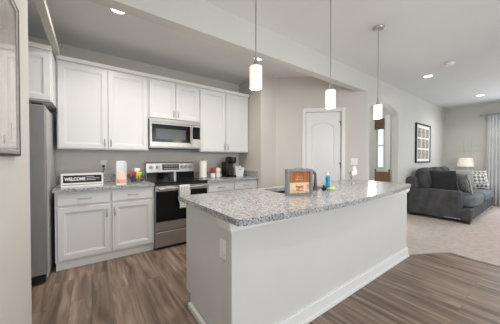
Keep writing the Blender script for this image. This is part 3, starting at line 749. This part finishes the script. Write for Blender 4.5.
# shakers on the cooktop
def shaker(label, x, y, m):
    t = thing('shaker', label, 'shaker', (x, y, 0.9235))
    obj('shaker_body', MB().lathe([(0.026, 0), (0.026, 0.10), (0.024, 0.104)], n=20), M[m], t, local=True)
    obj('lid', MB().lathe([(0.025, 0.104), (0.025, 0.122), (0.016, 0.13)], n=20), M[m], t, local=True)
shaker('black canister shaker on the cooktop, left of the steel one', 0.945, 3.29, 'black')
shaker('steel canister shaker on the cooktop beside the black one', 1.005, 3.30, 'steel2')

# ------------------------------------------------------------------ counter things, right of the range
t = thing('paper_towel_holder', 'white paper towel roll on a stand beside the range', 'paper towels', (1.545, 3.50, 0.9145))
obj('base', MB().lathe([(0.07, 0), (0.07, 0.008), (0.01, 0.012)], n=28), M['chrome'], t, local=True)
obj('rod', MB().lathe([(0.006, 0.01), (0.006, 0.315), (0.011, 0.325), (0.004, 0.335)], n=12), M['chrome'], t, local=True)
obj('roll', MB().lathe([(0.02, 0.014), (0.062, 0.014), (0.062, 0.292), (0.02, 0.292), (0.02, 0.014)], n=32, close=False), M['paper'], t, local=True)
def mug(label, x, y, z, m, rz):
    t = thing('mug', label, 'mug', (x, y, z), rz, None)
    obj('cup', MB().lathe([(0.030, 0), (0.038, 0.006), (0.040, 0.085), (0.036, 0.085), (0.034, 0.012), (0.001, 0.010)], n=24, close=False), M[m], t, local=True)
    obj('handle', MB().tube([(0.038 + 0.022 * math.sin(PI * i / 8), 0, 0.02 + 0.05 * i / 8) for i in range(9)], 0.005, 8), M[m], t, local=True)
mug('white mug at the bottom left of the mug stack by the paper towels', 1.70, 3.44, 0.9145, 'white', 3.6)
mug('white mug at the bottom right of the mug stack, nearer the coffee maker', 1.80, 3.45, 0.9145, 'white', -0.5)
mug('red mug on top of the left white mug by the paper towels', 1.70, 3.44, 1.0005, 'red', 3.8)
mug('white mug on top of the right stack, nearer the coffee maker', 1.80, 3.45, 1.0005, 'white', -0.9)
# coffee maker
t = thing('coffee_maker', 'black single-serve coffee maker in the right corner of the counter', 'coffee maker', (2.06, 3.50, 0.9145))
obj('body', MB().box(-0.03, 0.075, -0.02, 0.14, 0.0, 0.26), M['black'], t, local=True, bevel=0.012)
obj('brew_head', MB().ell((0.025, -0.01, 0.305), (0.058, 0.135, 0.065), 4), M['black'], t, local=True)
obj('lift_handle', MB().tube([(-0.02, -0.10, 0.335), (-0.02, -0.14, 0.365), (0.07, -0.14, 0.365), (0.07, -0.10, 0.335)], 0.008), M['nickel'], t, local=True)
obj('water_tank', MB().box(-0.10, -0.035, -0.05, 0.12, 0.0, 0.275), M['bglass'], t, local=True, bevel=0.012, label='dark smoky water tank')
obj('drip_tray', MB().box(-0.025, 0.07, -0.14, -0.02, 0.0, 0.035), M['black'], t, local=True, bevel=0.006)
# white tub of small packets
t = thing('storage_tub', 'white tapered tub full of white packets beside the coffee maker', 'tub', (2.25, 3.50, 0.9145))
tb = MB()
tb.rings([[(sx * (w_ - 0.0), sy * d_, z_) for sx, sy in ((-1, -1), (1, -1), (1, 1), (-1, 1))] for w_, d_, z_ in ((0.078, 0.055, 0), (0.098, 0.07, 0.165), (0.094, 0.066, 0.165), (0.075, 0.052, 0.006))])
obj('tub_body', tb, M['white'], t, local=True, bevel=0.004)
obj('grip_slot', MB().box(-0.03, 0.03, -0.072, -0.066, 0.13, 0.142), M['hinge'], t, local=True, bevel=0.002, label='dark grip slot')
for i, (px, py, a) in enumerate(((-0.06, -0.01, 0.25), (-0.02, 0.0, -0.1), (0.02, -0.01, 0.15), (0.06, 0.0, -0.25))):
    o = obj('sachet', MB().pillow(0.036, 0.09, 0.016, Matrix.Rotation(a, 3, 'Y'), (0, 0, 0), 8), M['paper']); o.location = (2.25 + px, 3.50 + py, 0.9145 + 0.155)
    tag(o, ['white packet at the left end of the white tub', 'second white packet from the left in the white tub', 'third white packet from the left in the white tub', 'white packet at the right end of the white tub'][i], 'packet', 'packets in the white tub')

# ------------------------------------------------------------------ light switch on the diagonal wall
t = thing('light_switch', 'white double switch plate right of the pantry door', 'light switch', (0, 0, 0))
obj('plate', MB().prism(rect(1.335, 1.45, 1.135, 1.255), [], -0.006, 0.0, dpt), M['white'], t, local=True, bevel=0.002)
for a in (1.365, 1.415): obj('toggle', MB().prism(rect(a - 0.015, a + 0.015, 1.16, 1.23), [], -0.010, -0.006, dpt), M['white'], t, local=True, smooth=False)

# ------------------------------------------------------------------ pendants
PD = [(0.95, 1.245, 'pendant light nearest the kitchen cabinets, leftmost of the three'), (1.765, 1.20, 'middle pendant light of the three above the island'), (2.675, 1.20, 'pendant light at the arch end of the island, rightmost of three')]
def make_pendant(x, y, dz, lb):
    t = thing('pendant_light', lb, 'pendant lamp', (x, y, CH - 0.001), 0, 'pendant lights above the island')
    obj('canopy', MB().lathe([(0.062, 0), (0.062, -0.006), (0.05, -0.022), (0.01, -0.028)], n=28), M['nickel'], t, local=True)
    obj('rod', MB().lathe([(0.0045, -0.026), (0.0045, -0.80 + dz)], n=10), M['nickel'], t, local=True)
    obj('socket_cap', MB().lathe([(0.008, -0.80 + dz), (0.009, -0.81 + dz), (0.014, -0.855 + dz), (0.026, -0.870 + dz), (0.028, -0.878 + dz)], n=20), M['nickel'], t, local=True)
    sh = MB(); n = 36; rr = []
    for z_, k_ in ((-0.878, 0.80), (-0.881, 0.97), (-0.887, 1.0), (-0.95, 1.0), (-1.030, 1.0), (-1.035, 0.97)):
        rr.append([((0.0425 + (0.0022 if i % 2 else -0.0022)) * k_ * math.cos(2 * PI * i / n), (0.0425 + (0.0022 if i % 2 else -0.0022)) * k_ * math.sin(2 * PI * i / n), z_ + dz) for i in range(n)])
    sh.rings(rr, True, True)
    obj('glass_shade', sh, M['pend'], t, local=True, smooth=False, label='glowing white fluted glass shade')
    return t
for i, (x, y, lb) in enumerate(PD):
    make_pendant(x, y, 0.032 if i == 0 else 0.0, lb)
    l = bpy.data.lights.new('pendant_bulb', 'POINT'); l.energy = 7.6; l.color = (1, 0.9, 0.78); l.shadow_soft_size = 0.05
    q = bpy.data.objects.new('pendant_bulb', l); q.location = (x, y, CH - 1.10); COL.objects.link(q)

# ------------------------------------------------------------------ ceiling lights
RL = [(0.233, 2.579, 13, 'recessed ceiling light near the fridge end of the kitchen'), (2.03, 2.60, 5, 'recessed ceiling light above the middle of the kitchen'),
      (1.10, 2.36, 11, 'added recessed ceiling light hidden behind the header to brighten the base cabinets'),  # hidden fixture added to put more light on the base cabinets
      (0.9, -0.2, 6, 'added unseen recessed ceiling light over the kitchen entry'), (3.0, 0.0, 2, 'added unseen recessed ceiling light over the bar side of the island'), (5.4, -1.2, 19, 'added unseen recessed ceiling light over the middle of the living room'),  # three out-of-view fixtures added to brighten the floor and island top
      (4.954, 1.366, 1.5, 'recessed ceiling light in the living room nearest the arch'), (7.41, 1.05, 11, 'recessed ceiling light in the living room nearest the window')]
def make_can():
    t = thing('recessed_light', RL[0][3], 'ceiling light', (0, 0, CH - 0.001), 0, 'recessed ceiling lights')
    obj('trim_ring', MB().lathe([(0.062, 0), (0.085, 0), (0.085, -0.004), (0.062, -0.008), (0.062, 0)], n=36, close=False), M['white'], t, local=True)
    obj('lens', MB().lathe([(0.0615, -0.001), (0.0615, -0.005), (0.01, -0.006)], n=36), M['lampglow'], t, local=True, label='glowing lens')
    return t
ca = make_can()
for i, (x, y, e, lb) in enumerate(RL):
    o = ca if i == 0 else copy_tree(ca)
    o.location = (x, y, CH - 0.001); o['label'] = lb
    l = bpy.data.lights.new('can_bulb', 'AREA'); l.shape = 'DISK'; l.size = 0.12; l.energy = e; l.color = (1, 0.93, 0.85); l.spread = math.radians(150)
    q = bpy.data.objects.new('can_bulb', l); q.location = (x, y, CH - 0.03); COL.objects.link(q)
t = thing('smoke_detector', 'round white smoke detector on the living room ceiling', 'smoke detector', (4.564, 0.982, CH - 0.001))
obj('base', MB().lathe([(0.07, 0), (0.07, -0.012)], n=32), M['white'], t, local=True)
obj('cover', MB().lathe([(0.062, -0.012), (0.055, -0.035), (0.02, -0.04)], n=32), M['white'], t, local=True)

# ------------------------------------------------------------------ framed print on the left wall
t = thing('framed_print', 'large glazed picture in a pewter frame on the near left wall', 'picture', (-0.309, 1.15, 1.25))
y0_, y1_, z0_, z1_ = 0.72, 1.595, 1.262, 1.985
Ty = lambda y, z, x: (x, y, z)
obj('frame', MB().prism(rect(y0_, y1_, z0_, z1_), [rect(y0_ + 0.02, y1_ - 0.02, z0_ + 0.02, z1_ - 0.02)], -0.309, -0.291, Ty), M['picframe'], t, bevel=0.004, smooth=False)
obj('frame_edge', MB().prism(rect(y0_ - 0.009, y1_ + 0.009, z0_ - 0.009, z1_ + 0.009), [rect(y0_ + 0.0, y1_ - 0.0, z0_ + 0.0, z1_ - 0.0)], -0.309, -0.2895, Ty), M['blackwood'], t, smooth=False, label='thin black outer edge')
pr_ = obj('print', MB().box(-0.305, -0.299, y0_ + 0.02, y1_ - 0.02, z0_ + 0.02, z1_ - 0.02), M['print'], t, smooth=False, label='pale grey watercolour')
obj('glazing', MB().box(-0.2955, -0.2945, y0_ + 0.02, y1_ - 0.02, z0_ + 0.02, z1_ - 0.02), M['glass'], t, smooth=False, label='reflective glass')
sg = MB().tube([(-0.2985, 1.49 + 0.004 * math.sin(i * 2.1), 1.33 + i * 0.006) for i in range(14)], 0.0012, 5)
obj('signature', sg, M['stem'], pr_, label='dark signature')

# ------------------------------------------------------------------ picture on the living room wall
t = thing('framed_collage', 'black framed collage of nine small pictures above the sofa', 'picture', (6.78, 1.968, 1.15))
x0_, x1_, z0_, z1_ = 6.28, 7.28, 1.15, 2.11
Tx = lambda x, z, y: (x, y, z)
obj('frame', MB().prism(rect(x0_, x1_, z0_, z1_), [rect(x0_ + 0.035, x1_ - 0.035, z0_ + 0.035, z1_ - 0.035)], 1.935, 1.968, Tx), M['blackwood'], t, smooth=False)
mt = obj('mat_board', MB().box(x0_ + 0.035, x1_ - 0.035, 1.950, 1.966, z0_ + 0.035, z1_ - 0.035), M['cream'] if False else M['paper'], t, smooth=False, label='off-white mat')
for i in range(3):
    for j in range(3):
        a = x0_ + 0.11 + i * 0.275; b = z0_ + 0.095 + j * 0.265
        obj('small_print', MB().box(a, a + 0.225, 1.947, 1.95, b, b + 0.225), M['mini'], mt, smooth=False)

# ------------------------------------------------------------------ wall ornament, curtain
wa = MB()
for yy in (1.545, 1.395): wa.tube([(8.692, yy, 1.22), (8.692, yy, 1.86)], 0.004, 8)
for zz in (1.47, 1.61): wa.tube([(8.688, 1.76, zz), (8.688, 1.18, zz)], 0.004, 8)
tag(obj('wall_ornament', wa, M['wallart']), 'pale cross-shaped wire ornament on the far living room wall', 'wall decor')
t = thing('curtain', 'long pale blue-grey curtain at the living room window', 'curtain', (8.6, 0.7, 0))
cu = MB(); n = 60; rows = []
for z_ in (0.03, 0.6, 1.2, 1.8, 2.40):
    sp_ = 1.0 - 0.18 * (z_ / 2.4)
    rows.append([(8.60 + 0.028 * math.sin(i * 0.95) * (1 if z_ < 2 else 0.7), 1.07 - (2.4 - z_) * -0.012 - i / n * 0.62 * sp_, z_) for i in range(n + 1)])
V = [[cu.bm.verts.new(p) for p in r] for r in rows]
for i in range(len(rows) - 1):
    for j in range(n): cu.face([V[i][j], V[i][j + 1], V[i + 1][j + 1], V[i + 1][j]])
o = obj('panel', cu, M['curtain'], t); s_ = o.modifiers.new('t', 'SOLIDIFY'); s_.thickness = 0.004
t = thing('curtain_rod', 'metal curtain rod with round finial on the far wall', 'curtain rod', (8.6, 0.3, 2.42))
obj('rod', MB().tube([(8.60, 1.16, 2.43), (8.60, -1.35, 2.43)], 0.012, 12), M['nickel'], t)
obj('finial', MB().ell((8.60, 1.185, 2.43), (0.028, 0.03, 0.028)), M['nickel'], t)
for y_ in (1.12, -1.2): obj('bracket', MB().tube([(8.60, y_, 2.43), (8.698, y_, 2.43)], 0.008, 8), M['nickel'], t)

# ------------------------------------------------------------------ sofa
SX, SW = 5.70, 2.52; ZC = 0.0125
t = thing('sofa', 'charcoal upholstered sofa against the living room wall', 'sofa', (SX + SW / 2, 1.45, ZC))
obj('base', MB().box(SX + 0.02, SX + SW - 0.02, 0.905, 1.88, 0.055, 0.29), M['sofa'], t, bevel=0.03, seg=4)
for a in (SX, SX + SW - 0.24):
    am = MB().box(a, a + 0.24, 1.05, 1.93, 0.06, 0.615)
    obj('arm', am, M['sofa'], t, bevel=0.045, seg=5)
obj('back', MB().rings([[(SX + 0.03 + q, 1.70, 0.28), (SX + 0.03 + q, 1.94, 0.28), (SX + 0.03 + q, 1.955, 0.80), (SX + 0.03 + q, 1.90, 0.86), (SX + 0.03 + q, 1.80, 0.84)] for q in (0, SW - 0.06)]), M['sofa'], t, bevel=0.02, seg=3)
cw_ = (SW - 0.48) / 2
for i in range(2):
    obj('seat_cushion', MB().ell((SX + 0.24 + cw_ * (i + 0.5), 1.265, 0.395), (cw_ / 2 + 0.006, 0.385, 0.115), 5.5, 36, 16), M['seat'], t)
bw_ = (SW - 0.46) / 3
for i in range(3):
    R = Matrix.Rotation(-0.20, 3, 'X')
    obj('back_cushion', MB().ell((SX + 0.22 + bw_ * (i + 0.5), 1.74, 0.76), (bw_ / 2 + 0.01, 0.135, 0.285), 3.2, 32, 16, R), M['sofa'], t)
for a, b in ((SX + 0.08, 0.97), (SX + SW - 0.08, 0.97), (SX + 0.08, 1.84), (SX + SW - 0.08, 1.84)):
    obj('leg', MB().box(a - 0.04, a + 0.04, b - 0.04, b + 0.04, ZC, 0.07), M['blackwood'], t, smooth=False, label='short black leg')
nh = MB()
for i in range(34): nh.ell((SX + 0.05 + i * 0.07, 0.902, 0.085), (0.011, 0.006, 0.011), nu=8, nv=6)
for i in range(8): nh.ell((SX - 0.001 if i > 0 else SX + 0.01, 1.07 + i * 0.03, 0.095), (0.005, 0.011, 0.011), nu=8, nv=6)
obj('nailhead_trim', nh, M['chrome'], t, label='silver nailhead studs along the bottom edge')
def pillow(label, x, y, z, s_, th, m, yaw, tilt, roll=0.0):
    R = Matrix.Rotation(yaw, 3, 'Z') @ Matrix.Rotation(tilt, 3, 'X') @ Matrix.Rotation(roll, 3, 'Y')
    o = obj('throw_pillow', MB().pillow(s_, s_, th, Matrix.Identity(3), (0, 0, 0)), M[m])
    o.matrix_world = Matrix.Translation((x, y, z)) @ R.to_4x4()
    tag(o, label, 'pillow', 'throw pillows on the sofa')
pillow('dark plain throw pillow leaning on the near sofa arm', 6.15, 1.40, 0.76, 0.48, 0.13, 'dark', -0.9, -0.25)
pillow('striped light throw pillow leaning against the dark pillow', 6.36, 1.12, 0.725, 0.42, 0.12, 'stripe', 0.62, -0.20)
pillow('plain mid-grey throw pillow in the middle of the sofa', 7.25, 1.30, 0.75, 0.50, 0.13, 'gcush', -0.75, -0.3)
pillow('white and grey checked throw pillow at the far end of sofa', 7.66, 1.12, 0.74, 0.44, 0.14, 'ikat', -0.9, -0.3)

# end table with lamp beyond the sofa
t = thing('end_table', 'dark end table in the far corner behind the sofa arm', 'table', (8.47, 1.50, ZC))
obj('tabletop', MB().box(-0.21, 0.21, -0.25, 0.25, 0.56, 0.59), M['blackwood'], t, local=True, bevel=0.004)
obj('shelf', MB().box(-0.18, 0.18, -0.22, 0.22, 0.16, 0.18), M['blackwood'], t, local=True)
for sx in (-1, 1):
    for sy in (-1, 1): obj('leg', MB().box(sx * 0.18 - 0.018, sx * 0.18 + 0.018, sy * 0.22 - 0.018, sy * 0.22 + 0.018, 0, 0.56), M['blackwood'], t, local=True, smooth=False)
t = thing('table_lamp', 'table lamp with white drum shade in the far corner', 'lamp', (8.48, 1.47, ZC + 0.591))
obj('lamp_base', MB().lathe([(0.07, 0), (0.07, 0.015), (0.02, 0.03), (0.05, 0.10), (0.05, 0.18), (0.015, 0.26), (0.012, 0.42)], n=24), M['nickel'], t, local=True)
o = obj('lamp_shade', MB().lathe([(0.175, 0.43), (0.145, 0.665), (0.143, 0.665), (0.173, 0.43), (0.175, 0.43)], n=36, close=False), M['shade'], t, local=True)
obj('finial', MB().lathe([(0.004, 0.42), (0.004, 0.67), (0.010, 0.68), (0.004, 0.69)], n=10), M['nickel'], t, local=True)

# ------------------------------------------------------------------ seen through the arch
t = thing('window_valance', 'brown valance over the narrow window beyond the arch', 'valance', (6.47, 2.95, 2.08))
vl = MB(); rr = []
for i in range(25):
    y_ = 2.74 + i * 0.24 / 24; rr.append((6.455 + 0.008 * math.sin(i * 1.3), y_))
vl.prism(rr + [(6.478, y_) for _, y_ in rr[::-1]], [], 2.06, 2.34)
obj('cloth', vl, M['browncloth'], t)
obj('rod', MB().tube([(6.486, 2.72, 2.33), (6.486, 3.0, 2.33)], 0.007), M['nickel'], t)
t = thing('wooden_chair', 'brown wooden chair below the narrow window beyond the arch', 'chair', (6.10, 2.70, 0), 0.0)
obj('seat', MB().box(-0.2, 0.2, -0.2, 0.2, 0.43, 0.46), M['brownwood'], t, local=True, bevel=0.008)
for sx in (-1, 1):
    obj('leg', MB().box(sx * 0.17 - 0.018, sx * 0.17 + 0.018, -0.19, -0.155, 0, 0.43), M['brownwood'], t, local=True, smooth=False)
    obj('leg', MB().box(sx * 0.17 - 0.018, sx * 0.17 + 0.018, 0.155, 0.19, 0, 0.43), M['brownwood'], t, local=True, smooth=False)
    obj('back_post', MB().box(0.17, 0.20, sx * 0.17 - 0.015, sx * 0.17 + 0.015, 0.46, 0.92), M['brownwood'], t, local=True, bevel=0.004)
    obj('finial', MB().ell((0.185, sx * 0.17, 0.945), (0.02, 0.02, 0.028)), M['blackwood'], t, local=True, label='dark finial')
obj('backrest', MB().box(0.175, 0.195, -0.155, 0.155, 0.60, 0.90), M['brownwood'], t, local=True, bevel=0.004)
